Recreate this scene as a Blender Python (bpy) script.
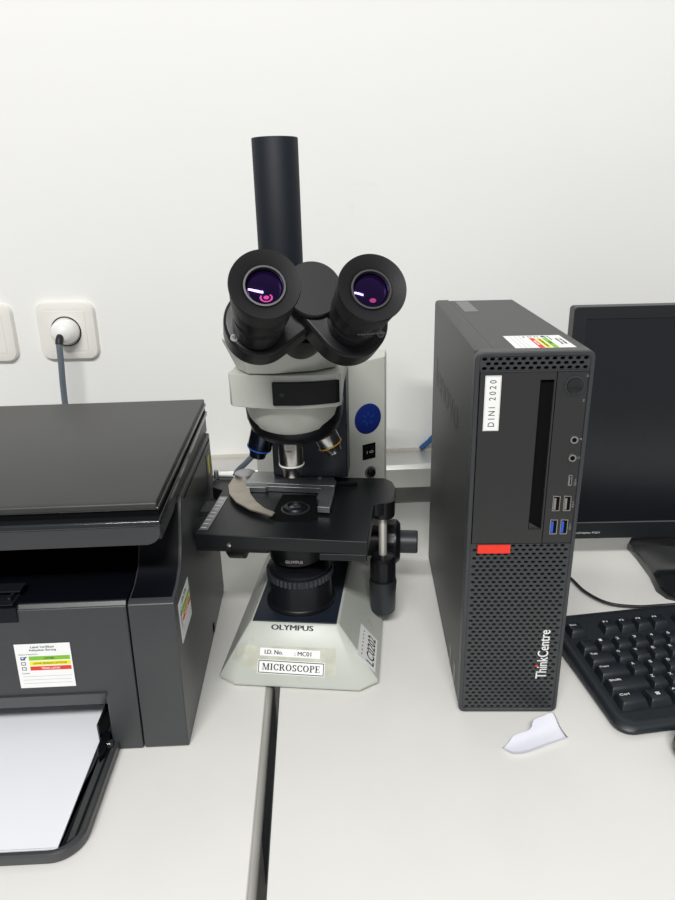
import bpy, bmesh, math, random
from mathutils import Matrix, Vector
random.seed(7)
PI = math.pi
R = math.radians
scene = bpy.context.scene
for o in list(bpy.data.objects): bpy.data.objects.remove(o)
COL = scene.collection

# ------------------------------------------------------------------ camera
cam_d = bpy.data.cameras.new('camera'); cam = bpy.data.objects.new('camera', cam_d); COL.objects.link(cam)
cx = Vector((0.99900316, -0.03717146, -0.02471775)); cy = Vector((0.03615782, 0.34909378, 0.93638995)); cz = Vector((-0.02617817, -0.93635026, 0.35008983))
cam.matrix_world = Matrix(((cx.x, cy.x, cz.x, -0.12295), (cx.y, cy.y, cz.y, -0.50387), (cx.z, cy.z, cz.z, 0.46067), (0, 0, 0, 1)))
cam_d.sensor_fit = 'AUTO'; cam_d.sensor_width = 36.0; cam_d.lens = 665.27 / 900 * 36.0
cam_d.clip_start = 0.01
scene.camera = cam
# ------------------------------------------------------------------ world, lights, exposure
w = bpy.data.worlds.new('room_light'); scene.world = w; w.use_nodes = True
bg = w.node_tree.nodes['Background']; bg.inputs[0].default_value = (0.97, 0.98, 1.0, 1); bg.inputs[1].default_value = 0.37
def area(name, loc, sx, sy, power, target, col=(1, 1, 1)):
    d = bpy.data.lights.new(name, 'AREA'); d.shape = 'RECTANGLE'; d.size = sx; d.size_y = sy; d.energy = power; d.color = col
    o = bpy.data.objects.new(name, d); COL.objects.link(o); o.location = loc
    o.rotation_euler = (Vector(target) - Vector(loc)).to_track_quat('-Z', 'Y').to_euler()
    return o
area('ceiling_tube_light', (-0.38, -1.60, 1.95), 1.3, 0.05, 29.5, (0.0, 0.1, 0.1), (1.0, 0.99, 0.965))
area('ceiling_tube_light', (-0.38, -1.74, 1.95), 1.3, 0.05, 29.5, (0.0, 0.1, 0.1), (1.0, 0.99, 0.965))
scene.view_settings.view_transform = 'Standard'; scene.view_settings.look = 'None'
scene.view_settings.gamma = 1; scene.view_settings.use_curve_mapping = False
scene.view_settings.exposure = 0.0

# ------------------------------------------------------------------ materials
def mat(name, col, rough=0.5, metal=0.0, var=0.04, scale=30.0, bump=0.0, bscale=400.0, spec=0.5, coat=0.0, stain=None, sscale=6.0, slo=0.62, shi=0.8):
    m = bpy.data.materials.new(name); m.use_nodes = True; nt = m.node_tree; N = nt.nodes; L = nt.links
    b = N['Principled BSDF']; b.inputs['Roughness'].default_value = rough; b.inputs['Metallic'].default_value = metal
    b.inputs['Specular IOR Level'].default_value = spec; b.inputs['Coat Weight'].default_value = coat
    tc = N.new('ShaderNodeTexCoord')
    n = N.new('ShaderNodeTexNoise'); n.inputs['Scale'].default_value = scale; n.inputs['Detail'].default_value = 4
    L.new(tc.outputs['Object'], n.inputs['Vector'])
    r = N.new('ShaderNodeValToRGB'); r.color_ramp.elements[0].position = 0.3; r.color_ramp.elements[1].position = 0.7
    lo = [max(0, c * (1 - var)) for c in col]; hi = [min(1, c * (1 + var)) for c in col]
    r.color_ramp.elements[0].color = (*lo, 1); r.color_ramp.elements[1].color = (*hi, 1)
    L.new(n.outputs['Fac'], r.inputs['Fac']); out = r.outputs['Color']
    if stain:
        n2 = N.new('ShaderNodeTexNoise'); n2.inputs['Scale'].default_value = sscale; n2.inputs['Detail'].default_value = 6; n2.inputs['Roughness'].default_value = 0.65
        L.new(tc.outputs['Object'], n2.inputs['Vector'])
        r2 = N.new('ShaderNodeValToRGB'); r2.color_ramp.elements[0].position = slo; r2.color_ramp.elements[1].position = shi
        L.new(n2.outputs['Fac'], r2.inputs['Fac'])
        mx = N.new('ShaderNodeMix'); mx.data_type = 'RGBA'
        L.new(r2.outputs['Color'], mx.inputs[0]); L.new(out, mx.inputs[6]); mx.inputs[7].default_value = (*stain, 1); out = mx.outputs[2]
    L.new(out, b.inputs['Base Color'])
    if bump:
        nb = N.new('ShaderNodeTexNoise'); nb.inputs['Scale'].default_value = bscale; nb.inputs['Detail'].default_value = 3
        L.new(tc.outputs['Object'], nb.inputs['Vector'])
        bp = N.new('ShaderNodeBump'); bp.inputs['Strength'].default_value = bump; bp.inputs['Distance'].default_value = 0.0005
        L.new(nb.outputs['Fac'], bp.inputs['Height']); L.new(bp.outputs['Normal'], b.inputs['Normal'])
    return m
M = {
 'wall': mat('white wall paint', (0.86, 0.86, 0.84), 0.75, var=0.012, scale=2.5, bump=0.25, bscale=60, stain=(0.80, 0.80, 0.77), sscale=9, slo=0.7, shi=0.8),
 'floor': mat('grey floor tile', (0.35, 0.34, 0.32), 0.5),
 'desk': mat('cream laminate', (0.79, 0.785, 0.755), 0.42, var=0.015, scale=14, bump=0.05, bscale=900, stain=(0.70, 0.69, 0.64), sscale=40, slo=0.70, shi=0.78),
 'edge': mat('grey edge band', (0.50, 0.49, 0.46), 0.35),
 'strip': mat('satin edge strip', (0.55, 0.54, 0.50), 0.4, 0.3), 'dkmetal': mat('dark painted steel', (0.04, 0.045, 0.05), 0.45),
 'alu': mat('aluminium trunking', (0.62, 0.62, 0.60), 0.34, 0.55, var=0.03, scale=12, bump=0.05),
 'lowwall': mat('grey duct strip', (0.24, 0.245, 0.235), 0.4, var=0.15, scale=25), 'caulk': mat('caulk', (0.58, 0.56, 0.50), 0.7),
 'socket': mat('socket white plastic', (0.83, 0.81, 0.76), 0.3, var=0.02, coat=0.2),
 'white': mat('white plastic', (0.88, 0.88, 0.86), 0.25, coat=0.3),
 'blackgap': mat('black recess', (0.003, 0.003, 0.0035), 0.8, spec=0.1),
 'greycable': mat('grey cable rubber', (0.13, 0.16, 0.19), 0.45),
 'blackrub': mat('black rubber', (0.008, 0.009, 0.012), 0.5),
 'prlid': mat('printer lid textured plastic', (0.034, 0.034, 0.033), 0.42, var=0.05, bump=0.35, bscale=1400),
 'prbody': mat('printer body plastic', (0.045, 0.047, 0.050), 0.36, var=0.04, bump=0.15, bscale=1500),
 'prgloss': mat('printer gloss plastic', (0.012, 0.013, 0.015), 0.16, coat=0.4),
 'prdark': mat('printer inner plastic and painted shade', (0.003, 0.0035, 0.0065), 0.4, spec=0.25),  # inner parts; its near black also paints the scanner's shade on the bin sides
 'paper': mat('printer paper', (0.86, 0.87, 0.92), 0.8, var=0.005),
 'scrap': mat('torn paper', (0.74, 0.75, 0.82), 0.8, var=0.02),
 'sticker': mat('sticker paper', (0.86, 0.87, 0.86), 0.6, var=0.01),
 'green': mat('green stripe', (0.22, 0.50, 0.035), 0.6), 'yellow': mat('yellow stripe', (0.86, 0.80, 0.02), 0.6), 'red': mat('red stripe', (0.70, 0.045, 0.03), 0.6),
 'ink': mat('black ink', (0.012, 0.012, 0.014), 0.6), 'inkgrey': mat('grey ink', (0.45, 0.45, 0.45), 0.6), 'blueink': mat('blue pen ink', (0.02, 0.05, 0.3), 0.6),
 'twcase': mat('tower painted steel', (0.045, 0.046, 0.045), 0.48, bump=0.3, bscale=1200),
 'twbezel': mat('tower bezel plastic', (0.038, 0.042, 0.045), 0.42, bump=0.25, bscale=1500),
 'twpanel': mat('tower drive panel', (0.026, 0.027, 0.027), 0.40, bump=0.25, bscale=1500),
 'brightred': mat('red accent', (0.85, 0.04, 0.02), 0.4),
 'whiteink': mat('white print', (0.80, 0.80, 0.80), 0.5), 'greyprint': mat('grey print', (0.25, 0.25, 0.25), 0.5),
 'silver': mat('port steel', (0.75, 0.73, 0.70), 0.25, 1.0), 'usbblue': mat('usb blue', (0.02, 0.10, 0.62), 0.35),
 'badge': mat('embossed badge', (0.16, 0.16, 0.165), 0.4, 0.2), 'emboss': mat('stamped letters', (0.018, 0.018, 0.018), 0.5),
 'screen': mat('display panel', (0.008, 0.010, 0.013), 0.24, var=0.02), 'monbezel': mat('monitor bezel', (0.010, 0.012, 0.015), 0.38, bump=0.1, bscale=900),
 'kbd': mat('keyboard plastic', (0.012, 0.016, 0.021), 0.42, bump=0.2, bscale=1500), 'key': mat('keycap plastic', (0.009, 0.013, 0.018), 0.42, bump=0.15, bscale=1800),
 'scope': mat('microscope enamel', (0.50, 0.525, 0.48), 0.36, var=0.03, scale=20, stain=(0.40, 0.39, 0.30), sscale=26, slo=0.60, shi=0.75),
 'scopearm': mat('microscope arm enamel', (0.55, 0.565, 0.515), 0.38, var=0.03, scale=15, stain=(0.43, 0.42, 0.35), sscale=18, slo=0.62, shi=0.78),
 'tape': mat('old tape residue', (0.50, 0.505, 0.42), 0.5, var=0.15, scale=60),
 'plate': mat('dark blue grey plate', (0.014, 0.020, 0.032), 0.35),
 'scblack': mat('microscope satin black', (0.006, 0.0065, 0.0085), 0.36, bump=0.1, bscale=1200, spec=0.33),
 'scstage': mat('stage black ceramic', (0.007, 0.008, 0.010), 0.32, bump=0.1, bscale=1500, spec=0.35),
 'tube': mat('camera tube navy black', (0.004, 0.007, 0.013), 0.6, spec=0.35, var=0.1, bump=0.1, bscale=900),
 'rubber': mat('eyecup rubber', (0.007, 0.007, 0.0085), 0.55, bump=0.2, bscale=900, spec=0.4),
 'knob': mat('knob grey rubber', (0.018, 0.022, 0.027), 0.45),
 'brightshaft': mat('satin steel shaft', (0.75, 0.73, 0.68), 0.38, 0.6), 'chrome': mat('polished chrome', (0.50, 0.495, 0.475), 0.2, 1.0), 'brushed': mat('brushed steel', (0.36, 0.37, 0.38), 0.34, 0.85, var=0.08, scale=80),
 'warmsteel': mat('worn steel lever', (0.42, 0.38, 0.32), 0.42, 0.7, var=0.12, scale=60),
 'navyobj': mat('navy objective barrel', (0.05, 0.065, 0.10), 0.2, 0.9),
 'bluering': mat('blue ring', (0.03, 0.12, 0.55), 0.35), 'yellowring': mat('yellow ring', (0.90, 0.48, 0.02), 0.35), 'whitering': mat('white ring', (0.88, 0.88, 0.86), 0.35),
 'badgeblue': mat('blue round badge', (0.008, 0.025, 0.20), 0.35), 'badgelight': mat('badge marks', (0.012, 0.05, 0.28), 0.4),
 'lensrim': mat('lens rim', (0.03, 0.03, 0.033), 0.35), 'pinkglint': mat('painted pink reflection', (0.85, 0.10, 0.45), 0.12, 0.85), 'glass': mat('condenser glass', (0.10, 0.11, 0.12), 0.05, 0.6),  # the pink one is a reflection put into colour on the eyepiece lenses
 'bluecable': mat('blue cable', (0.02, 0.10, 0.30), 0.4), 'darkgreen': mat('dark green plastic', (0.01, 0.06, 0.025), 0.35),
}
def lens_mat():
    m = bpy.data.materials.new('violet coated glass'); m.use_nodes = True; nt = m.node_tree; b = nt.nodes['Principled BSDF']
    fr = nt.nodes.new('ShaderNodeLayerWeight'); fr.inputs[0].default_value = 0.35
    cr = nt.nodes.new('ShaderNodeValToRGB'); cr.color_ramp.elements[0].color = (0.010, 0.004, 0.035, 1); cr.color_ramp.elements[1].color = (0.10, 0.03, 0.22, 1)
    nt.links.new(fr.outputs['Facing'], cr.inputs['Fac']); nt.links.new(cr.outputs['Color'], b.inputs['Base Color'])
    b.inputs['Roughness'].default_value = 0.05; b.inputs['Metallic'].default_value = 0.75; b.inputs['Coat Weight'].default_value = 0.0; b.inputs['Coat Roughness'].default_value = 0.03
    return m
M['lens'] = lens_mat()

# ------------------------------------------------------------------ mesh helpers
I4 = Matrix.Identity(4)
def T(x, y, z): return Matrix.Translation((x, y, z))
def basis(o, x, y, z):
    x, y, z = Vector(x).normalized(), Vector(y).normalized(), Vector(z).normalized()
    return Matrix(((x[0], y[0], z[0], o[0]), (x[1], y[1], z[1], o[1]), (x[2], y[2], z[2], o[2]), (0, 0, 0, 1)))
def toward(o, d, up=(0, 0, 1)):
    z = Vector(d).normalized(); x = Vector(up).cross(z)
    if x.length < 1e-4: x = Vector((1, 0, 0))
    x.normalize(); return basis(o, x, z.cross(x), z)
class MB:
    def __init__(s): s.bm = bmesh.new()
    def box(s, x0, x1, y0, y1, z0, z1, m=I4):
        v = [s.bm.verts.new(m @ Vector(p)) for p in ((x0, y0, z0), (x1, y0, z0), (x1, y1, z0), (x0, y1, z0), (x0, y0, z1), (x1, y0, z1), (x1, y1, z1), (x0, y1, z1))]
        for f in ((0, 3, 2, 1), (4, 5, 6, 7), (0, 1, 5, 4), (1, 2, 6, 5), (2, 3, 7, 6), (3, 0, 4, 7)): s.bm.faces.new([v[i] for i in f])
        return s
    def loft(s, rings, m=I4, closed=False, caps=True):
        rs = [[s.bm.verts.new(m @ Vector(p)) for p in r] for r in rings]; n = len(rs[0])
        pairs = list(zip(rs, rs[1:])) + ([(rs[-1], rs[0])] if closed else [])
        for a, b in pairs:
            for i in range(n):
                try: s.bm.faces.new((a[i], a[(i + 1) % n], b[(i + 1) % n], b[i]))
                except ValueError: pass
        if caps and not closed: s.bm.faces.new(rs[0][::-1]); s.bm.faces.new(rs[-1])
        return s
    def prism(s, pts, z0, z1, m=I4): return s.loft([[(x, y, z0) for x, y in pts], [(x, y, z1) for x, y in pts]], m)
    def lathe(s, prof, m=I4, seg=40):
        rings = []
        for r, z in prof: rings.append([(max(r, 1e-5) * math.cos(2 * PI * i / seg), max(r, 1e-5) * math.sin(2 * PI * i / seg), z) for i in range(seg)])
        return s.loft(rings, m)
    def tube(s, path, r, seg=10):
        P_ = [Vector(p) for p in path]; rings = []; prev = None
        for i, p in enumerate(P_):
            t = (P_[min(i + 1, len(P_) - 1)] - P_[max(i - 1, 0)]).normalized()
            if prev is None:
                a = Vector((0, 0, 1)) if abs(t.z) < 0.9 else Vector((1, 0, 0)); prev = t.cross(a).normalized()
            else: prev = (prev - t * prev.dot(t)).normalized()
            b = t.cross(prev); rr = r[i] if isinstance(r, (list, tuple)) else r
            rings.append([p + (prev * math.cos(2 * PI * k / seg) + b * math.sin(2 * PI * k / seg)) * rr for k in range(seg)])
        return s.loft(rings)
    def obj(s, name, m, parent=None, bevel=0.0, seg=2, smooth=True, loc=None, rz=0.0, label=None):
        bmesh.ops.remove_doubles(s.bm, verts=s.bm.verts, dist=1e-6)
        bmesh.ops.recalc_face_normals(s.bm, faces=s.bm.faces)
        me = bpy.data.meshes.new(name); s.bm.to_mesh(me); s.bm.free()
        for p in me.polygons: p.use_smooth = smooth
        if smooth: me.set_sharp_from_angle(angle=R(38))
        me.materials.append(M[m]); o = bpy.data.objects.new(name, me); COL.objects.link(o)
        if parent: o.parent = parent
        if loc: o.location = loc; o.rotation_euler = (0, 0, rz)
        if bevel:
            b = o.modifiers.new('bevel', 'BEVEL'); b.width = bevel; b.segments = seg; b.limit_method = 'ANGLE'; b.angle_limit = R(35); b.harden_normals = True
        if label: o['label'] = label
        return o
def spline(pts, n=8):
    P_ = [Vector(p) for p in pts]; out = []
    for i in range(len(P_) - 1):
        p0, p1, p2, p3 = P_[max(i - 1, 0)], P_[i], P_[i + 1], P_[min(i + 2, len(P_) - 1)]
        for k in range(n):
            t = k / n
            out.append(0.5 * ((2 * p1) + (p2 - p0) * t + (2 * p0 - 5 * p1 + 4 * p2 - p3) * t * t + (3 * p1 - p0 - 3 * p2 + p3) * t ** 3))
    return out + [P_[-1]]
def rrect(x0, x1, y0, y1, r, n=6):
    rr = r if isinstance(r, (list, tuple)) else [r] * 4; out = []
    for (cx_, cy_, a0, q) in ((x1 - rr[0], y0 + rr[0], -90, 0), (x1 - rr[1], y1 - rr[1], 0, 1), (x0 + rr[2], y1 - rr[2], 90, 2), (x0 + rr[3], y0 + rr[3], 180, 3)):
        if rr[q] <= 0: out.append((cx_, cy_)); continue
        for k in range(n + 1):
            a = R(a0 + 90 * k / n); out.append((cx_ + rr[q] * math.cos(a), cy_ + rr[q] * math.sin(a)))
    return out
def hull2(c0, r0, c1, r1, n=48):
    pts = []
    for c, r in ((c0, r0), (c1, r1)):
        for k in range(n): a = 2 * PI * k / n; pts.append((c[0] + r * math.cos(a), c[1] + r * math.sin(a)))
    pts = sorted(set((round(a, 6), round(b, 6)) for a, b in pts))
    def half(ps):
        h = []
        for p in ps:
            while len(h) >= 2 and (h[-1][0] - h[-2][0]) * (p[1] - h[-2][1]) - (h[-1][1] - h[-2][1]) * (p[0] - h[-2][0]) <= 0: h.pop()
            h.append(p)
        return h[:-1]
    return half(pts) + half(pts[::-1])
def thing(name, label, cat, loc=(0, 0, 0), rz=0, group=None):
    o = bpy.data.objects.new(name, None); COL.objects.link(o); o.empty_display_size = 0.05
    o.location = loc; o.rotation_euler = (0, 0, rz); o['label'] = label; o['category'] = cat
    if group: o['group'] = group
    return o
def tag(o, label, cat, group=None):
    o['label'] = label; o['category'] = cat
    if group: o['group'] = group
    return o
def struct(o): o['kind'] = 'structure'; return o
def txt(s, wd, ht, m, material, parent, name='lettering', off=0.0, ext=0.00008, bold=0.0):
    cu = bpy.data.curves.new(name, 'FONT'); cu.body = s; cu.size = 1; cu.offset = off; cu.resolution_u = 3
    to = bpy.data.objects.new('tmp', cu); COL.objects.link(to)
    dg = bpy.context.evaluated_depsgraph_get(); dg.update()
    me = bpy.data.meshes.new_from_object(to.evaluated_get(dg)); bpy.data.objects.remove(to)
    xs = [v.co.x for v in me.vertices]; ys = [v.co.y for v in me.vertices]
    x0, x1, y0, y1 = min(xs), max(xs), min(ys), max(ys)
    b = bmesh.new(); b.from_mesh(me); bpy.data.meshes.remove(me)
    for v in b.verts: v.co = Vector(((v.co.x - (x0 + x1) / 2) / (x1 - x0) * wd, (v.co.y - (y0 + y1) / 2) / (y1 - y0) * ht, 0))
    e = bmesh.ops.extrude_face_region(b, geom=list(b.faces))
    for v in e['geom']:
        if isinstance(v, bmesh.types.BMVert): v.co.z += ext
    if bold:
        for k_ in (1, 2):
            dup_ = bmesh.ops.duplicate(b, geom=list(b.faces)[:] if k_ == 1 else base_)
            base_ = [f for f in dup_['geom'] if isinstance(f, bmesh.types.BMFace)]
            for v in {v for f in base_ for v in f.verts}: v.co.x += bold; v.co.z += 0.00001
    for v in b.verts: v.co = m @ v.co
    mb = MB(); mb.bm.free(); mb.bm = b
    return mb.obj(name, material, parent, smooth=False)

def serif(word, wd, ht, m, material, parent):
    """bold roman capitals drawn stroke by stroke"""
    mb = MB(); TK, TN, SH = 0.19, 0.085, 0.07
    def q(pts): mb.bm.faces.new([mb.bm.verts.new((x + cx0, y, 0)) for x, y in pts])
    def bar(x0, x1, y0, y1): q([(x0, y0), (x1, y0), (x1, y1), (x0, y1)])
    def arc(cx_, cy_, rx, ry, a0, a1, n=14):
        P_ = []
        for i in range(n + 1):
            a = R(a0 + (a1 - a0) * i / n); t = TN + (TK - TN) * abs(math.cos(a))
            P_.append(((cx_ + rx * math.cos(a), cy_ + ry * math.sin(a)), (cx_ + (rx - t) * math.cos(a), cy_ + (ry - t) * math.sin(a))))
        for a, b in zip(P_, P_[1:]): q([a[0], b[0], b[1], a[1]])
    cx0 = 0.0
    for ch in word:
        if ch == 'M':
            bar(0.10, 0.19, 0, 1); bar(0.80, 0.80 + TK, 0, 1); q([(0.10, 1), (0.32, 1), (0.62, 0), (0.50, 0)]); q([(0.80, 1), (0.90, 1), (0.62, 0), (0.54, 0)])
            bar(0, 0.30, 0, SH); bar(0, 0.2, 1 - SH, 1); bar(0.72, 1.08, 0, SH); bar(0.9, 1.08, 1 - SH, 1); w_ = 1.16
        elif ch == 'I': bar(0.10, 0.10 + TK, 0, 1); bar(0, 0.39, 0, SH); bar(0, 0.39, 1 - SH, 1); w_ = 0.47
        elif ch == 'C': arc(0.42, 0.5, 0.40, 0.5, 38, 322, 22); bar(0.66, 0.74, 0.66, 0.98); bar(0.68, 0.74, 0.05, 0.24); w_ = 0.84
        elif ch == 'O': arc(0.43, 0.5, 0.42, 0.5, 0, 360, 28); w_ = 0.94
        elif ch in 'RP':
            bar(0.10, 0.10 + TK, 0, 1); bar(0, 0.40, 0, SH); bar(0, 0.30, 1 - SH, 1); bar(0.25, 0.40, 1 - TN, 1); bar(0.25, 0.40, 0.46, 0.46 + TN); arc(0.40, 0.73, 0.30, 0.27, -90, 90, 12); w_ = 0.78
            if ch == 'R': q([(0.36, 0.48), (0.54, 0.48), (0.86, 0), (0.64, 0)]); bar(0.64, 0.92, 0, SH); w_ = 0.94
        elif ch == 'S': arc(0.32, 0.74, 0.27, 0.26, 20, 270, 16); arc(0.32, 0.26, 0.29, 0.26, -160, 90, 16); bar(0.50, 0.56, 0.70, 0.98); bar(0.04, 0.10, 0.02, 0.30); w_ = 0.70
        elif ch == 'E': bar(0.10, 0.10 + TK, 0, 1); bar(0, 0.68, 0, SH); bar(0, 0.66, 1 - SH, 1); bar(0.25, 0.50, 0.46, 0.54); bar(0.62, 0.68, 0, 0.28); bar(0.60, 0.66, 0.74, 1); bar(0.46, 0.52, 0.36, 0.64); w_ = 0.78
        cx0 += w_
    tot = cx0 - 0.08
    for v in mb.bm.verts: v.co = m @ Vector(((v.co.x / tot - 0.5) * wd, (v.co.y - 0.5) * ht, 0))
    me = bpy.data.meshes.new('lettering'); mb.bm.to_mesh(me); mb.bm.free(); me.materials.append(M[material])
    o = bpy.data.objects.new('lettering', me); COL.objects.link(o); o.parent = parent; return o

# ------------------------------------------------------------------ setting
WALL = 0.48
struct(MB().box(-2.2, 2.2, WALL, WALL + 0.12, -0.75, 2.2).obj('wall_back', 'wall'))
struct(MB().box(-2.2, 2.2, -3.0, WALL, -0.80, -0.75).obj('floor', 'floor'))
tr = MB(); prof = [(WALL, 0.050), (WALL - 0.060, 0.050), (WALL - 0.060, 0.080), (WALL - 0.055, 0.0865), (WALL - 0.004, 0.0885), (WALL, 0.0885)]
YZ = Matrix(((0, 0, 1, 0), (1, 0, 0, 0), (0, 1, 0, 0), (0, 0, 0, 1)))   # (a,b,c) -> x=c, y=a, z=b
tr.prism(prof, -2.1, 2.1, YZ)
trunk = struct(tr.obj('trim_1', 'alu', bevel=0.0012)); trunk['label'] = 'aluminium cable trunking along the wall above the desk'
struct(MB().box(-2.1, 2.1, WALL - 0.004, WALL, 0.0885, 0.0925).obj('trim_2', 'caulk'))

struct(MB().box(-2.1, 2.1, WALL - 0.006, WALL, 0.0005, 0.0495).obj('trim_3', 'lowwall'))  # plain dark grey strip on the wall below the trunking

def desk(x0, x1, label, band_right):
    t = thing('desk', label, 'desk', ((x0 + x1) / 2, 0.08, 0), 0, 'white office desks')
    hx = (x1 - x0) / 2; y0, y1 = -0.36, WALL - 0.0065 - 0.08
    MB().box(-hx + 0.0007, hx - 0.0007, y0 + 0.002, y1, -0.046, 0).obj('desktop', 'desk', t, bevel=0.0008)
    e = MB()
    e.box(hx - 0.0007, hx, y0, y1, -0.046, -0.0003); e.box(-hx, -hx + 0.0007, y0, y1, -0.046, -0.0003); e.box(-hx + 0.002, hx - 0.002, y0, y0 + 0.002, -0.046, -0.0003)
    e.obj('edge_band', 'edge' if band_right else 'dkmetal', t)
    if band_right: MB().tube([(hx - 0.0010, y0, -0.0085), (hx - 0.0010, y1, -0.0085)], 0.0072, 20).obj('edge_strip', 'strip', t)
    for sx in (-1, 1):
        for yy in (y0 + 0.06, y1 - 0.06):
            MB().box(sx * (hx - 0.05) - 0.02, sx * (hx - 0.05) + 0.02, yy - 0.02, yy + 0.02, -0.75, -0.028).obj('leg', 'dkmetal', t, bevel=0.002)
    MB().box(-hx + 0.07, hx - 0.07, y1 - 0.12, y1 - 0.10, -0.40, -0.028).obj('modesty_panel', 'edge', t)
desk(-1.55, -0.1860, 'cream topped desk under the printer, left of the dark seam', True)
desk(-0.1730, 1.30, 'cream topped desk under the computer tower and keyboard, right of the dark seam', False)

# wall sockets
def wall_socket(x, z, tilt, label, plugged):
    t = thing('wall_socket', label, 'socket', (x, WALL, z), 0, 'wall power sockets')
    XZ = basis((0, 0, 0), (1, 0, 0), (0, 0, 1), (0, -1, 0)) @ Matrix.Rotation(tilt, 4, 'Z')
    s = 0.0415
    MB().loft([[(a * k, b * k, h) for a, b in rrect(-s, s, -s, s, 0.014)] for k, h in ((1, 0), (1, 0.004), (0.965, 0.0085), (0.80, 0.0105), (0.76, 0.0105))], XZ).obj('cover_frame', 'socket', t)
    mb = MB(); g = rrect(-0.0285, 0.0285, -0.0285, 0.0285, 0.002)
    mb.prism(g, 0.0100, 0.0112, XZ); mb.obj('socket_insert', 'socket', t, bevel=0.0003)
    MB().loft([[(math.cos(a) * r, math.sin(a) * r, h) for a in [2 * PI * k / 48 for k in range(48)]] for r, h in ((0.0215, 0.0110), (0.0215, 0.0119), (0.0200, 0.0119), (0.0200, 0.0110))], XZ, closed=True).obj('recess_rim', 'blackgap' if plugged else 'socket', t)
    MB().lathe([(0.0200, 0.0105), (0.0200, 0.0114), (0, 0.0114)], XZ).obj('recess', 'socket', t)
    return t
wall_socket(-0.4825, 0.2945, R(-1.0), 'white wall socket with the grey printer cable plugged in', True)
wall_socket(-0.6000, 0.2945, R(-1.0), 'white wall socket at the left photo edge, mostly cut off by it', False)
pc = thing('power_cable', 'grey power cable with white round plug hanging from the wall socket', 'cable', (-0.4815, WALL - 0.0115, 0.2945))
MB().lathe([(0.0180, 0.0), (0.0182, 0.010), (0.0172, 0.017), (0.0147, 0.024), (0.010, 0.0285), (0, 0.030)], toward((0.0010, -0.0005, 0.001), (-0.02, -1, 0.05))).obj('plug', 'white', pc)
path = spline([(0.0000, -0.022, 0.000), (-0.0005, -0.034, -0.009), (-0.0022, -0.036, -0.04), (-0.0058, -0.035, -0.08), (-0.010, -0.033, -0.16), (-0.010, -0.033, -0.275), (0.002, -0.040, -0.288), (-0.02, -0.052, -0.290)])
MB().tube(path[:10], [0.0052] * 10, 12).obj('strain_relief', 'blackrub', pc)
MB().tube(path[6:], 0.0043, 12).obj('cord', 'greycable', pc)

# ------------------------------------------------------------------ stickers
def status_sticker(parent, m, wd, ht, label):
    s = MB().box(-wd / 2, wd / 2, -ht / 2, ht / 2, 0, 0.0003, m).obj('status_sticker', 'sticker', parent, label=label)
    def rel(x, y): return m @ T(x * wd, y * ht, 0.0003)
    txt('Label Verifikasi', wd * 0.42, ht * 0.05, rel(0, 0.43), 'ink', s, off=0.01)
    txt('Kelayakan Barang', wd * 0.48, ht * 0.06, rel(0, 0.355), 'ink', s, off=0.01)
    txt('Status Kelayakan :', wd * 0.36, ht * 0.035, rel(-0.26, 0.265), 'ink', s)
    for k, (c, word, ink) in enumerate((('green', 'LAYAK', 'ink'), ('yellow', 'LAYAK DENGAN CATATAN', 'ink'), ('red', 'TIDAK LAYAK', 'sticker'))):
        y = 0.175 - k * 0.115
        MB().box(-0.27 * wd, 0.47 * wd, (y - 0.045) * ht, (y + 0.045) * ht, 0.0003, 0.00042, m).obj('colour_band', c, s)
        txt(word, wd * (0.18, 0.60, 0.34)[k], ht * 0.045, m @ T(0.10 * wd, y * ht, 0.00043), ink, s, off=0.01)
        b = MB()
        x0, x1, y0, y1 = -0.42 * wd, -0.34 * wd, (y - 0.035) * ht, (y + 0.035) * ht; e = 0.0005
        b.box(x0, x1, y0, y0 + e, 0.0003, 0.0004, m).box(x0, x1, y1 - e, y1, 0.0003, 0.0004, m).box(x0, x0 + e, y0, y1, 0.0003, 0.0004, m).box(x1 - e, x1, y0, y1, 0.0003, 0.0004, m)
        b.obj('tick_box', 'ink', s)
    tk = MB()
    tk.tube([m @ Vector((-0.415 * wd, 0.185 * ht, 0.0004)), m @ Vector((-0.385 * wd, 0.150 * ht, 0.0004)), m @ Vector((-0.31 * wd, 0.215 * ht, 0.0004))], 0.0005, 6).obj('tick_mark', 'blueink', s)
    txt('Catatan :', wd * 0.15, ht * 0.03, rel(-0.36, -0.16), 'ink', s)
    ln = MB()
    for y in (-0.24, -0.32, -0.40): ln.box(-0.43 * wd, 0.45 * wd, y * ht, y * ht + 0.0003, 0.0003, 0.0004, m)
    ln.obj('ruled_lines', 'inkgrey', s)
    return s

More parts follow.
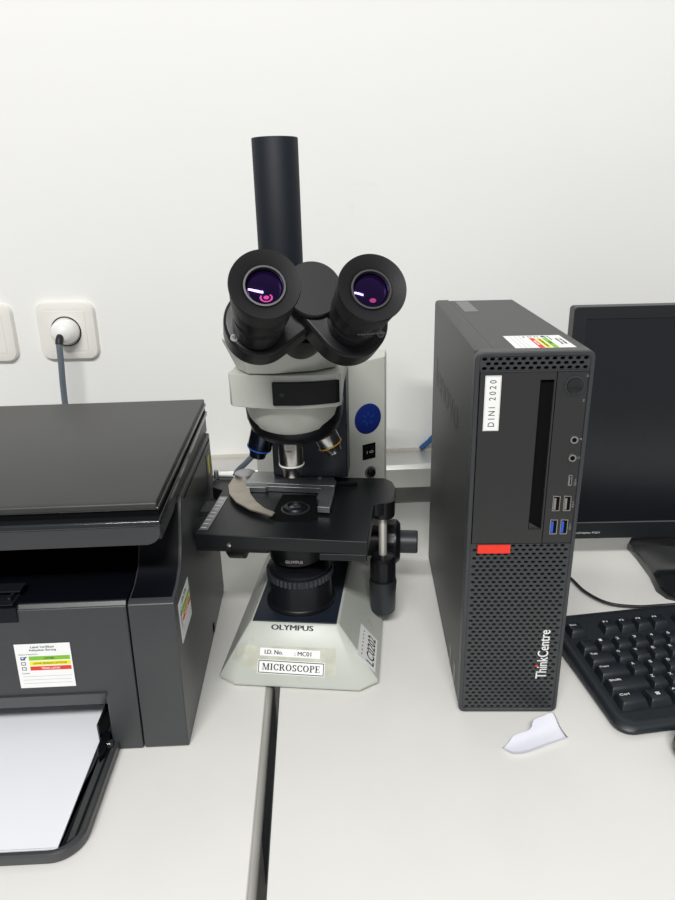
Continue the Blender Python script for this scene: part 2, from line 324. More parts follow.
# ------------------------------------------------------------------ printer
pr = thing('printer', 'black laser printer with paper in the low front tray, left of the microscope', 'printer', (-0.459, 0.13, 0))
O = Matrix.Translation((0.459, -0.13, 0))      # builds below use room coordinates
XR, XS, XL = -0.2515, -0.2912, -0.6665
sideprof = [(-0.0255, 0.0), (0.228, 0.0), (0.234, 0.006), (0.234, 0.2120), (0.060, 0.2120), (0.054, 0.206), (0.047, 0.192), (0.038, 0.172), (0.027, 0.157), (0.010, 0.149), (-0.0105, 0.1465), (-0.0150, 0.1440), (-0.0268, 0.010), (-0.0270, 0.002)]
YZo = O @ YZ
MB().prism(sideprof, XS, XR, YZo).obj('side_housing', 'prbody', pr, bevel=0.0022, seg=3)
MB().prism(sideprof, XL, XL + 0.0397, YZo).obj('side_housing', 'prbody', pr, bevel=0.0022, seg=3)
for xa_, xb_ in ((XS + 0.0015, XR - 0.0030), (XL + 0.003, XL + 0.038)):
    MB().prism([(-0.0085, 0.1468), (0.010, 0.1494), (0.027, 0.1574), (0.038, 0.1724), (0.047, 0.1924), (0.054, 0.2064), (0.0552, 0.2060), (0.0482, 0.1915), (0.0392, 0.1715), (0.028, 0.1565), (0.010, 0.1480), (-0.0085, 0.1455)], xa_, xb_, YZo).obj('bin_side_shade', 'prdark', pr)  # shade under the scanner, painted as a near black skin on the side housings
# centre front with tray opening
XT0, XT1 = -0.3195, XL + 0.068
fb = MB(); fx0, fx1 = XL + 0.0405, XS - 0.0012
fpoly = [(XT0, 0.0), (fx1, 0.0), (fx1, 0.1440), (fx0, 0.1440), (fx0, 0.0), (XT1, 0.0), (XT1, 0.0602), (XT0, 0.0602)]
fy = lambda z: -0.0268 + 0.0800 * z
fb.loft([[(x, fy(z), z) for x, z in fpoly], [(x, 0.012, z) for x, z in fpoly]], O)
fb.obj('front_panel', 'prbody', pr, bevel=0.0016, seg=3)
MB().prism([(-0.0150, 0.1425), (-0.0115, 0.1468), (0.000, 0.1472), (0.000, 0.1425)], fx0 + 0.001, fx1 - 0.0005, YZo).obj('front_edge', 'prbody', pr)
MB().prism([(-0.0240, 0.0610), (-0.006, 0.0610), (-0.006, 0.0440), (-0.0170, 0.0440)], XT1 - 0.001, XT0 + 0.001, YZo).obj('opening_lip', 'prbody', pr)
MB().prism([(-0.0100, 0.1440), (-0.0100, 0.1478), (0.034, 0.1486), (0.060, 0.130), (0.18, 0.118), (0.18, 0.112), (0.055, 0.124)], XL + 0.0405, XS - 0.0012, YZo).obj('output_bin', 'prdark', pr)
MB().box(XL + 0.0405, XS - 0.001, 0.18, 0.232, 0.004, 0.212, O).obj('rear_housing', 'prdark', pr)
MB().box(XL + 0.0405, XS - 0.001, 0.09, 0.18, 0.001, 0.06, O).obj('bottom_housing', 'prdark', pr)
# paper stop folded in the bin front
MB().box(-0.47, -0.3865, -0.0145, 0.004, 0.1478, 0.1492, O).box(-0.47, -0.3845, -0.002, 0.012, 0.1530, 0.1545, O).box(-0.3920, -0.3895, -0.010, 0.010, 0.1492, 0.1530, O).box(-0.47, -0.468, -0.010, 0.010, 0.1492, 0.1530, O).obj('paper_stop', 'prgloss', pr, bevel=0.0004)
MB().box(-0.47, -0.3835, -0.0172, -0.0095, 0.1335, 0.1474, O).obj('finger_notch', 'prdark', pr)
# scanner unit
XA, XB = XL + 0.002, -0.2530
sc = MB(); sc.prism([(-0.0200, 0.2195), (-0.0215, 0.2215), (-0.0200, 0.2250), (-0.012, 0.2262), (0.243, 0.2360), (0.243, 0.2310), (-0.012, 0.2190)], XA, XB, YZo)
sc.obj('scanner_unit', 'prgloss', pr, bevel=0.0012, seg=3)
MB().prism([(-0.013, 0.2195), (0.242, 0.2320), (0.242, 0.2120), (0.054, 0.2120), (0.040, 0.2060), (-0.013, 0.2050)], XA + 0.002, XB - 0.0022, YZo).obj('scanner_body', 'prbody', pr)
MB().prism(rrect(XA + 0.001, XB - 0.001, 0.2032, 0.2205, [0.0125, 0, 0, 0.0125], 8), 0.0125, 0.0198, O @ basis((0, 0, 0), (1, 0, 0), (0, 0, 1), (0, -1, 0))).obj('scanner_fascia', 'prbody', pr, bevel=0.0008)
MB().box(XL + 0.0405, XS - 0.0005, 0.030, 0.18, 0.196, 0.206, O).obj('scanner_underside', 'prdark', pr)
MB().prism([(-0.013, 0.2225), (-0.013, 0.2320), (0.242, 0.2410), (0.242, 0.2330)], XA + 0.001, XB - 0.0020, YZo).obj('seal_gap', 'blackgap', pr)
MB().prism([(-0.0150, 0.2318), (-0.0150, 0.2345), (0.245, 0.2450), (0.246, 0.2410)], XA, XB - 0.0008, YZo).obj('scanner_lid_rim', 'prgloss', pr, bevel=0.0015, seg=3)
MB().prism([(-0.0150, 0.2330), (-0.0145, 0.2378), (-0.0115, 0.2392), (0.245, 0.2494), (0.247, 0.2484), (0.247, 0.2440)], XA + 0.001, XB - 0.0025, YZo).obj('scanner_lid', 'prlid', pr, bevel=0.0012, seg=3)
# small details on the side
MB().box(XR, XR + 0.0006, 0.138, 0.144, 0.004, 0.014, O).obj('screw_slot', 'blackgap', pr)
MB().prism([(0.066, 0.2050), (0.066, 0.2065), (0.228, 0.2065), (0.228, 0.2050)], XR - 0.0002, XR + 0.0004, YZo).obj('side_groove', 'blackgap', pr)
MB().box(XR - 0.001, XR + 0.0006, 0.196, 0.228, 0.120, 0.198, O).obj('rear_side_cover', 'prbody', pr, bevel=0.0005)
MB().box(XR + 0.0006, XR + 0.0009, 0.206, 0.213, 0.172, 0.192, O).obj('warning_sticker', 'yellow', pr)
# stickers
status_sticker(pr, O @ basis((-0.3675, -0.0200, 0.0905), (1, 0, 0), (0, 0.0797, 0.9968), (0, -0.9968, 0.0797)), 0.0475, 0.0430, 'asset status sticker with green, yellow and red bands')
status_sticker(pr, O @ basis((XR + 0.0001, 0.0195, 0.1150), (0, 1, 0), (0, 0, 1), (1, 0, 0)), 0.047, 0.0400, 'side sticker with coloured bands')
# tray
def uu(k, z):
    o_ = rrect(XT1 - 0.008 + k, -0.3135 - k, -0.1385 + k, 0.060, [0.024 - k, 0.0, 0.0, 0.024 - k], 8); return [(x, y, z) for x, y in o_]
MB().loft([uu(0.0015, 0.0008), uu(0, 0.003), uu(0, 0.0100), uu(0.0012, 0.0115), uu(0.0040, 0.0115), uu(0.0052, 0.0060)], O).obj('paper_tray', 'prbody', pr)
MB().prism([(-0.3262, -0.1270), (-0.3215, -0.122), (-0.3205, -0.030), (-0.3262, -0.030)], 0.0061, 0.0098, O).obj('tray_rail', 'prbody', pr, bevel=0.0006)
MB().prism([(-0.3400, -0.1280), (-0.3275, -0.1280), (-0.3262, -0.030), (-0.3290, -0.030), (-0.3310, -0.1300)], 0.0061, 0.0066, O).obj('tray_lining', 'prdark', pr)
MB().box(-0.3305, -0.3285, -0.028, 0.040, 0.0061, 0.030, O).obj('paper_guide', 'prgloss', pr, bevel=0.0006)
MB().lathe([(0.0040, 0), (0.0040, 0.007), (0.003, 0.009)], O @ toward((-0.3250, -0.033, 0.0130), (1, 0, 0.0))).obj('tray_hinge', 'prgloss', pr)
MB().prism([(-0.3275, -0.022), (-0.3205, -0.022), (-0.3205, -0.045), (-0.3235, -0.052), (-0.3275, -0.040)], 0.0098, 0.018, O).obj('tray_clip', 'prdark', pr, bevel=0.001)
ps = MB()
for k in range(2):
    d = 0.0004 * k
    ps.box(-0.5500 + d, -0.3320 + d * 0.6, -0.1305 + d, 0.085, 0.0064 + k * 0.0013, 0.0076 + k * 0.0013)
paper = tag(ps.obj('paper_stack', 'paper', None, smooth=False), 'stack of blank white paper lying in the printer tray', 'paper')

# ------------------------------------------------------------------ computer tower
TW, TD, TH = 0.0925, 0.290, 0.3486
tw = thing('computer_tower', 'upright slim black desktop computer with perforated front and DINI 2020 label', 'computer', (0, 0, 0), R(-3.7))
MB().box(0.0165, TW - 0.0012, 0.0115, TD, 0.004, TH - 0.0012).obj('chassis', 'twcase', tw, bevel=0.0012)
MB().prism([(0.0006, 0.004), (0.0006, TH - 0.004), (0.0014, TH - 0.0014), (0.0040, TH - 0.0003), (0.0158, TH - 0.0003), (0.0158, 0.006), (0.0100, 0.004)], 0.0115, TD, basis((0, 0, 0), (1, 0, 0), (0, 0, 1), (0, -1, 0)) @ Matrix.Diagonal((1, 1, -1, 1))).obj('side_cover', 'twcase', tw)
MB().box(0.0156, 0.0167, 0.0120, TD - 0.002, 0.01, TH - 0.0022).obj('cover_seam', 'blackgap', tw)
for sx in (0.012, TW - 0.020):
    for sy in (0.02, TD - 0.03): MB().box(sx, sx + 0.010, sy, sy + 0.012, 0, 0.0045).obj('foot', 'blackrub', tw)
XZf = basis((0, 0, 0), (1, 0, 0), (0, 0, 1), (0, -1, 0))   # (a,b,c) -> x=a, z=b, y=-c ; c>0 sticks out to the front
def ring_plate(name, o_pts, i_pts, c0, c1, material, bevel=0):
    mb = MB(); mb.loft([[(x, y, c0) for x, y in o_pts], [(x, y, c1) for x, y in o_pts], [(x, y, c1) for x, y in i_pts], [(x, y, c0) for x, y in i_pts]], XZf, closed=True)
    return mb.obj(name, material, tw, bevel=bevel)
MB().prism(rrect(0.0004, TW, 0.0012, TH, 0.006), -0.0128, -0.0050, XZf).obj('bezel_back', 'twbezel', tw)
ring_plate('bezel_frame', rrect(0, TW, 0.0006, TH, 0.0062), rrect(0.0040, TW - 0.0034, 0.0045, TH - 0.0040, 0.0035), -0.0060, 0, 'twbezel', 0.0012)
# honeycomb
def honey(x0, x1, z0, z1, px, pz, hw, hh, name):
    mb = MB(); bm = mb.bm; c0, c1 = -0.0030, -0.0012
    rows = int(round((z1 - z0) / pz)); pz = (z1 - z0) / rows; cols = int((x1 - x0) / px + 1e-6)
    def q(pts): bm.faces.new([bm.verts.new(XZf @ Vector((a, b, c1))) for a, b in pts])
    for r_ in range(rows):
        za = z0 + r_ * pz; zb = za + pz; zc = (za + zb) / 2; off = (px / 2 if r_ % 2 else 0); n = cols - (1 if r_ % 2 else 0)
        mar = (x1 - x0 - cols * px) / 2; xs = x0 + mar + off
        if xs > x0 + 1e-6: q([(x0, za), (xs, za), (xs, zb), (x0, zb)])
        xe = xs + n * px
        if xe < x1 - 1e-6: q([(xe, za), (x1, za), (x1, zb), (xe, zb)])
        for c_ in range(n):
            xa = xs + c_ * px; xb = xa + px; xc = (xa + xb) / 2
            h = [(xc - hw, zc), (xc - hw * 0.55, zc - hh), (xc + hw * 0.55, zc - hh), (xc + hw, zc), (xc + hw * 0.55, zc + hh), (xc - hw * 0.55, zc + hh)]
            H = [bm.verts.new(XZf @ Vector((a, b, c1))) for a, b in h]; D = [bm.verts.new(XZf @ Vector((a, b, c0))) for a, b in h]
            A, B_, C_, E_ = [bm.verts.new(XZf @ Vector((a, b, c1))) for a, b in ((xa, za), (xb, za), (xb, zb), (xa, zb))]
            bm.faces.new((A, B_, H[2], H[1])); bm.faces.new((B_, C_, H[3])); bm.faces.new((B_, H[3], H[2])); bm.faces.new((C_, H[4], H[3]))
            bm.faces.new((C_, E_, H[5], H[4])); bm.faces.new((E_, H[0], H[5])); bm.faces.new((E_, A, H[0])); bm.faces.new((A, H[1], H[0]))
            for k in range(6): bm.faces.new((H[k], H[(k + 1) % 6], D[(k + 1) % 6], D[k]))
    me = mb.obj(name, 'twbezel', tw, smooth=False)
    return me
honey(0.0040, TW - 0.0034, 0.0045, 0.1808, 0.0060, 0.0040, 0.0021, 0.00125, 'perforated_grille')
honey(0.0040, TW - 0.0034, 0.3335, TH - 0.0040, 0.0060, 0.0037, 0.0021, 0.00130, 'perforated_grille')
MB().box(0.0040, TW - 0.0034, 0.0040, 0.0050, 0.005, TH - 0.006).obj('grille_backing', 'blackgap', tw)
# drive panel with slot
x0, x1, z0, z1 = 0.0046, 0.0640, 0.1815, 0.3325; sx0, sx1, sz0, sz1 = 0.0518, 0.0626, 0.1945, 0.3258
mb = MB(); mb.loft([[(a, b, c) for a, b in p] for p, c in (([(x0, z0), (x1, z0), (x1, z1), (x0, z1)], -0.0045), ([(x0, z0), (x1, z0), (x1, z1), (x0, z1)], -0.0006), ([(sx0, sz0), (sx1, sz0), (sx1, sz1), (sx0, sz1)], -0.0006), ([(sx0, sz0), (sx1, sz0), (sx1, sz1), (sx0, sz1)], -0.0045))], XZf, closed=True)
mb.obj('drive_panel', 'twpanel', tw, bevel=0.0003)
MB().box(sx0, sx1, 0.0038, 0.0046, sz0, sz1).obj('drive_slot', 'blackgap', tw)
MB().prism([(sx0 + 0.0008, sz0), (sx1, sz0), (sx0 + 0.0008, sz0 + 0.006)], -0.0036, -0.0022, XZf).obj('slot_wedge', 'twpanel', tw)
MB().box(0.0647, TW - 0.0036, 0.0008, 0.0042, 0.1815, 0.3325).obj('port_panel', 'twpanel', tw, bevel=0.0003)
MB().box(0.0044, TW - 0.0036, -0.0001, 0.0010, 0.3326, 0.3334).obj('panel_ridge', 'twbezel', tw)
def disc(x, z, prof, name, m, par=tw): return MB().lathe(prof, XZf @ T(x, z, 0), 32).obj(name, m, par)
pb = disc(0.0785, 0.3205, [(0.0078, -0.001), (0.0078, 0.0002), (0.0070, 0.0003), (0.0066, -0.0004)], 'power_button', 'twbezel')
disc(0.0785, 0.3205, [(0.0062, -0.0006), (0.0060, 0.0009), (0.0050, 0.0013), (0, 0.0016)], 'button_cap', 'prgloss', pb)
for z in (0.2755, 0.2598):
    j = MB().loft([[(r * math.cos(2 * PI * k / 24), r * math.sin(2 * PI * k / 24), c) for k in range(24)] for r, c in ((0.0032, -0.0009), (0.0032, 0.0003), (0.0020, 0.0003), (0.0020, -0.0009))], XZf @ T(0.0826, z, 0), closed=True).obj('audio_jack', 'silver', tw)
    disc(0.0826, z, [(0.0020, -0.0009), (0.0020, -0.0003), (0, -0.0003)], 'jack_hole', 'blackgap', j)
def usb(x, z, w_, h_, tongue, name):
    o_ = rrect(x - w_ / 2, x + w_ / 2, z - h_ / 2, z + h_ / 2, 0.0004, 2); i_ = rrect(x - w_ / 2 + 0.0006, x + w_ / 2 - 0.0006, z - h_ / 2 + 0.0008, z + h_ / 2 - 0.0006, 0.0003, 2)
    mb = MB(); mb.loft([[(a, b, c) for a, b in p] for p, c in ((o_, -0.001), (o_, 0.0001), (i_, 0.0001), (i_, -0.001))], XZf, closed=True)
    p_ = mb.obj(name, 'silver', tw)
    MB().prism(i_, -0.0009, -0.0006, XZf).obj('port_cavity', 'blackgap', p_)
    MB().box(x - w_ * 0.34, x - w_ * 0.34 + w_ * 0.30, -0.0001, 0.0007, z - h_ * 0.40, z + h_ * 0.36).obj('port_tongue', tongue, p_)
usb(0.0826, 0.2400, 0.0030, 0.0095, 'silver', 'charging_port')
usb(0.0732, 0.2190, 0.0062, 0.0138, 'silver', 'usb_port'); usb(0.0822, 0.2190, 0.0062, 0.0138, 'silver', 'usb_port')
usb(0.0728, 0.1972, 0.0062, 0.0138, 'usbblue', 'usb_port'); usb(0.0815, 0.1972, 0.0062, 0.0138, 'usbblue', 'usb_port')
def fr(x, z, c=0.0003, rot=0.0): return XZf @ T(x, z, c) @ Matrix.Rotation(rot, 4, 'Z')
for s_, x, z, w_, h_ in (('O', 0.0880, 0.3285, 0.0018, 0.0018), ('H', 0.0868, 0.3085, 0.0018, 0.0018), ('J', 0.0880, 0.2755, 0.0022, 0.0018), ('Q', 0.0880, 0.2598, 0.0020, 0.0022), ('SS<', 0.0872, 0.2380, 0.006, 0.0018), ('SS<', 0.0872, 0.2180, 0.006, 0.0018), ('SS<', 0.0868, 0.1970, 0.006, 0.0018)):
    txt(s_, w_, h_, fr(x, z, -0.0007, PI / 2), 'greyprint', tw, 'port_icon')
lab = MB().prism(rrect(0.0086, 0.0212, 0.2842, 0.3298, 0.0002, 1), -0.0006, -0.0002, XZf).obj('name_label', 'sticker', tw, label='white label reading DINI 2020')
txt('D I N I   2 0 2 0', 0.0385, 0.0052, fr(0.0149, 0.3070, -0.0002, PI / 2), 'ink', lab, off=0.0)
b_ = MB()
for (a0, a1, c0, c1) in ((0.0090, 0.0208, 0.2846, 0.2848), (0.0090, 0.0208, 0.3292, 0.3294), (0.0090, 0.0092, 0.2846, 0.3294), (0.0206, 0.0208, 0.2846, 0.3294)): b_.box(a0, a1, 0.0000, 0.0003, c0, c1)
b_.obj('label_border', 'inkgrey', lab)
MB().box(0.0098, 0.0378, -0.0004, 0.0022, 0.1722, 0.1800).obj('red_tab', 'brightred', tw, bevel=0.0003, label='bright red plastic tab')
txt('ThinkCentre', 0.0535, 0.0098, fr(0.0748, 0.0660, -0.0009, PI / 2), 'whiteink', tw, 'brand_lettering', off=0.006, ext=0.0004)
disc(0.0700, 0.0535, [(0.0012, -0.001), (0.0012, -0.0004), (0, -0.0004)], 'red_dot', 'brightred')
# stamped name on the left side cover
SL = basis((0.0005, 0, 0), (0, -1, 0), (0, 0, 1), (-1, 0, 0))
txt('lenovo', 0.175, 0.034, SL @ T(-0.165, 0.2720, 0), 'emboss', tw, 'stamped_lettering', ext=0.00015)
for a, b in ((0.060, 0.068), (0.030, 0.040)): MB().box(0.0001, 0.0006, a, b, 0.008, 0.030).obj('side_label', 'badge', tw)
MB().box(0.0225, 0.0375, 0.205, 0.282, TH - 0.0015, TH - 0.0009).obj('top_badge', 'badge', tw)
status_sticker(tw, basis((0.0585, 0.0415, TH - 0.00115), (0, -1, 0), (1, 0, 0), (0, 0, 1)), 0.052, 0.048, 'status sticker lying on the tower top')

# ------------------------------------------------------------------ monitor
mo = thing('monitor', 'black flat computer monitor behind the tower, screen switched off', 'monitor', (0.395, 0.262, 0), R(-2.5))
MW, MZ0, MZ1 = 0.4300, 0.0440, 0.3410
L0 = -0.2215; R0 = L0 + MW
XZm = basis((0, -0.020, 0), (1, 0, 0), (0, 0, 1), (0, -1, 0))
MB().prism(rrect(L0, R0, MZ0, MZ1, 0.004), -0.018, -0.0025, XZm).obj('rear_shell', 'monbezel', mo, bevel=0.001)
mb = MB(); op = rrect(L0, R0, MZ0, MZ1, 0.004, 3); ip = rrect(L0 + 0.015, R0 - 0.015, MZ0 + 0.0235, MZ1 - 0.014, 0.001, 3)
mb.loft([[(a, b, c) for a, b in p] for p, c in ((op, -0.004), (op, 0.0), (ip, 0.0), (ip, -0.004))], XZm, closed=True); mb.obj('screen_bezel', 'monbezel', mo, bevel=0.0008)
MB().prism(ip, -0.004, -0.0015, XZm).obj('screen', 'screen', mo)
MB().box(L0 + 0.015, R0 - 0.015, -0.0204, -0.0190, MZ0 + 0.0228, MZ0 + 0.0236).obj('screen_edge', 'badge', mo)
MB().box(-0.12, 0.12, -0.003, 0.028, 0.09, 0.30).obj('rear_cover', 'monbezel', mo, bevel=0.008)
txt('EliteDisplay P201', 0.036, 0.0032, XZm @ T(L0 + 0.0420, MZ0 + 0.0085, 0.0001), 'whiteink', mo, 'brand_lettering')
st = MB(); st.box(-0.035, 0.035, 0.020, 0.036, 0.012, 0.20); st.obj('stand_neck', 'monbezel', mo, bevel=0.004)
bp_ = [(-0.090, 0.045), (-0.100, 0.030), (-0.099, 0.000), (-0.101, -0.045), (-0.107, -0.078), (-0.102, -0.094), (-0.086, -0.104), (0.086, -0.104), (0.102, -0.094), (0.107, -0.078), (0.101, -0.045), (0.099, 0), (0.100, 0.030), (0.090, 0.045)]
MB().loft([[(x * k, y * k, z) for x, y in bp_] for k, z in ((1, 0), (1, 0.006), (0.985, 0.010), (0.93, 0.012))]).obj('stand_base', 'prgloss', mo)

# ------------------------------------------------------------------ keyboard
kb = thing('keyboard', 'black computer keyboard on the desk in front of the monitor', 'keyboard', (0.1375, -0.0435, 0), R(5.5))
KW, KD = 0.365, 0.166
kp = [(0.0, 0.003), (KD - 0.004, 0.003), (KD, 0.006), (KD, 0.020), (KD - 0.006, 0.0215), (0.028, 0.0130), (0.006, 0.0100), (0.0, 0.0070)]
# rounded plan body
def krow(z_fun, inset): return [(x, y, z_fun(y)) for x, y in rrect(inset, KW - inset, inset, KD - inset, 0.016, 6)]
zt = lambda y: 0.0095 + 0.0085 * y / KD
MB().loft([krow(lambda y: 0.002, 0.003), krow(lambda y: 0.004, 0.0), krow(lambda y: zt(y) - 0.003, 0.0), krow(lambda y: zt(y), 0.0022), krow(lambda y: zt(y) + 0.0012, 0.006), krow(lambda y: zt(y) + 0.0006, 0.0095)]).obj('keyboard_body', 'kbd', kb)
for fx in (0.03, KW - 0.05):
    for fy in (0.02, KD - 0.03): MB().box(fx, fx + 0.02, fy, fy + 0.008, 0, 0.003).obj('foot', 'blackrub', kb)
U = 0.0190; KX = 0.0120
rows = [
 (0.1335, [('Esc', 0, 1), ('F1', 2, 1), ('F2', 3, 1), ('F3', 4, 1), ('F4', 5, 1), ('F5', 6.5, 1), ('F6', 7.5, 1), ('F7', 8.5, 1), ('F8', 9.5, 1), ('F9', 11, 1), ('F10', 12, 1), ('F11', 13, 1), ('F12', 14, 1), ('Prt', 15.25, 1), ('Scr', 16.25, 1), ('Brk', 17.25, 1)]),
 (0.1060, [(c, i, 1) for i, c in enumerate('`1234567890-=')] + [('Bksp', 13, 2), ('Ins', 15.25, 1), ('Hm', 16.25, 1), ('PgU', 17.25, 1)]),
 (0.0870, [('Tab', 0, 1.5)] + [(c, i + 1.5, 1) for i, c in enumerate('QWERTYUIOP[]')] + [('\\', 13.5, 1.5), ('Del', 15.25, 1), ('End', 16.25, 1), ('PgD', 17.25, 1)]),
 (0.0680, [('Caps', 0, 1.75)] + [(c, i + 1.75, 1) for i, c in enumerate("ASDFGHJKL;'")] + [('Enter', 12.75, 2.25)]),
 (0.0490, [('Shift', 0, 2.25)] + [(c, i + 2.25, 1) for i, c in enumerate('ZXCVBNM,./')] + [('Shift', 12.25, 2.75), ('^', 16.25, 1)]),
 (0.0300, [('Ctrl', 0, 1.5), ('WIN', 1.5, 1.25), ('Alt', 2.75, 1.25), ('', 4, 6), ('Alt', 10, 1.25), ('Fn', 11.25, 1.25), ('Menu', 12.5, 1), ('Ctrl', 13.5, 1.5), ('<', 15.25, 1), ('v', 16.25, 1), ('>', 17.25, 1)]),
]
for (ky, keys) in rows:
    zb = zt(ky) + 0.0004
    for (s_, u0, uw) in keys:
        xa, xb = KX + u0 * U + 0.0004, KX + (u0 + uw) * U - 0.0004; ya, yb = ky - 0.0090, ky + 0.0090
        H = 0.0078
        rg = lambda i, z, dy=0.0: [(x, y + dy, z) for x, y in rrect(xa + i, xb - i, ya + i, yb - i, 0.0012, 2)]
        k = MB().loft([rg(0, zb), rg(0.0016, zb + H * 0.6, 0.0004), rg(0.0026, zb + H - 0.0004, 0.0010), rg(0.0034, zb + H, 0.0010)]).obj('keycap', 'key', kb)
        km = T(xa + 0.0048, yb - 0.0042, zb + H)
        if s_ == 'WIN':
            wm = MB()
            for a in (0, 1):
                for b in (0, 1): wm.box(a * 0.0021, a * 0.0021 + 0.0018, b * 0.0019, b * 0.0019 + 0.0016, 0, 0.0001, T((xa + xb) / 2 - 0.002, ky - 0.001, zb + H))
            wm.obj('lettering', 'whiteink', k)
        elif s_ and s_ != '`' and u0 < 9:
            n = len(s_); wd = 0.0024 * n if n > 1 else 0.0030
            txt(s_, wd, 0.0033 if n == 1 else 0.0026, T(xa + 0.0038 + wd / 2, yb - 0.0048, zb + H), 'whiteink', k, off=0.012)
kc = spline([(0.170, 0.262, 0.012), (0.189, 0.222, 0.0045), (0.1957, 0.1887, 0.0045), (0.213, 0.1625, 0.0045), (0.243, 0.1530, 0.0045), (0.270, 0.1510, 0.006), (0.290, 0.146, 0.010), (0.296, 0.141, 0.012)])
MB().tube([Vector(q) - Vector((0.1375, -0.0435, 0)) for q in kc] and [Matrix.Rotation(R(-5.5), 4, 'Z') @ (Vector(q) - Vector((0.1375, -0.0435, 0))) for q in kc], 0.0019, 10).obj('cord', 'blackrub', kb)

# ------------------------------------------------------------------ microscope
ms = thing('microscope', 'grey and black trinocular laboratory microscope standing between printer and tower', 'microscope', (-0.152, 0.12, 0), R(-8))
bot = [(-0.056, -0.0795), (0.072, -0.0795), (0.0895, -0.066), (0.0895, 0.175), (-0.074, 0.175), (-0.074, -0.0695)]
top = [(-0.0405, -0.0475), (0.0450, -0.0475), (0.0500, -0.0455), (0.0510, 0.170), (-0.0430, 0.170), (-0.0445, -0.0455)]
MB().loft([[(x * 0.97, y * 0.97, 0.002) for x, y in bot], [(x, y, 0.004) for x, y in bot], [(x, y, 0.007) for x, y in bot], [(x, y, 0.0555) for x, y in top], [(0.0045 + (x - 0.0045) * 0.97, y * 0.97 + 0.0005, 0.0572) for x, y in top]]).obj('base', 'scope', ms, bevel=0.0012)
for fx in (-0.05, 0.06):
    for fy in (-0.055, 0.15): MB().lathe([(0.008, 0), (0.009, 0.0025)], T(fx, fy, 0)).obj('foot', 'blackrub', ms)
MB().prism([(-0.0410, -0.0452), (0.0460, -0.0452), (0.0480, 0.10), (-0.0405, 0.10)], 0.0568, 0.0582, I4).obj('base_plate', 'plate', ms, bevel=0.0004)
FF = basis((0, -0.07958, 0.007), (1, 0, 0), (0, 0.0320, 0.0485), (0, -0.0485, 0.0320))
fl = math.hypot(0.033, 0.0485)
txt('OLYMPUS', 0.0430, 0.0052, FF @ T(0.0005, fl - 0.0030, 0.0001), 'ink', ms, 'brand_lettering', bold=0.0004)
MB().prism([(-0.049, 0.0165), (-0.046, 0.0365), (0.046, 0.0370), (0.048, 0.010), (0.02, 0.008), (-0.03, 0.012)], 0, 0.00012, FF).obj('tape_residue', 'tape', ms)
s1 = MB().box(-0.0315, 0.0302, 0.0268, 0.0345, 0.0001, 0.0004, FF @ Matrix.Rotation(R(-0.8), 4, 'Z')).obj('id_label', 'sticker', ms, label='white strip reading I.D. No. : MC01')
txt('I.D. No.', 0.0185, 0.0042, FF @ T(-0.0170, 0.0310, 0.0004), 'ink', s1, bold=0.0002); txt(': MC01', 0.0170, 0.0042, FF @ T(0.0130, 0.0303, 0.0004), 'ink', s1, bold=0.00015)
s2 = MB().box(-0.0330, 0.0356, 0.0095, 0.0232, 0.0001, 0.0004, FF @ Matrix.Rotation(R(-0.8), 4, 'Z')).obj('name_label', 'sticker', ms, label='framed white strip reading MICROSCOPE')
b_ = MB(); F2 = FF @ Matrix.Rotation(R(-0.8), 4, 'Z')
for (a0, a1, c0, c1) in ((-0.0322, 0.0348, 0.0102, 0.0110), (-0.0322, 0.0348, 0.0217, 0.0225), (-0.0322, -0.0314, 0.0102, 0.0225), (0.0340, 0.0348, 0.0102, 0.0225)): b_.box(a0, a1, c0, c1, 0.0004, 0.0005, F2)
b_.obj('label_border', 'ink', s2)
serif('MICROSCOPE', 0.0590, 0.0064, F2 @ T(0.0013, 0.0164, 0.0005), 'ink', s2)
# side face label
sv = Vector((0.040, 0, -0.0485)).normalized()
SFm = basis((0.0495, 0, 0.0555), (0, 1, 0), (-sv.x, 0, -sv.z), (-sv.z, 0, sv.x))
s3 = MB().box(-0.060, -0.008, -0.0570, -0.0290, 0.0001, 0.0004, SFm).obj('side_label', 'sticker', ms, label='label reading LC0202 on the side face')
txt('LC0202', 0.044, 0.0120, SFm @ T(-0.034, -0.0480, 0.0004), 'ink', s3, off=0.01)
txt('- - - - - - -', 0.040, 0.0010, SFm @ T(-0.034, -0.0350, 0.0004), 'ink', s3)
# field lens housing
MB().lathe([(0.0372, 0.0582), (0.0372, 0.0600), (0.0345, 0.0612), (0.0335, 0.0625), (0.0330, 0.0880), (0.0325, 0.0900)], T(0.003, 0, 0), 56).obj('light_housing', 'scblack', ms)
rb = MB(); n_ = 90
rb.loft([[((0.0345 + (0.0012 if k % 2 else 0)) * math.cos(2 * PI * k / n_), (0.0345 + (0.0012 if k % 2 else 0)) * math.sin(2 * PI * k / n_), z) for k in range(n_)] for z in (0.0900, 0.0975)], T(0.003, 0, 0)).obj('iris_ring', 'knob', ms)
MB().lathe([(0.0330, 0.0975), (0.0335, 0.1010), (0.0300, 0.1035), (0.0255, 0.1040), (0.0150, 0.1042)], T(0.003, 0, 0), 48).obj('field_lens_mount', 'scblack', ms)
MB().lathe([(0.015, 0.1035), (0.013, 0.1050), (0, 0.1056)], T(0.003, 0, 0), 40).obj('field_lens', 'glass', ms)
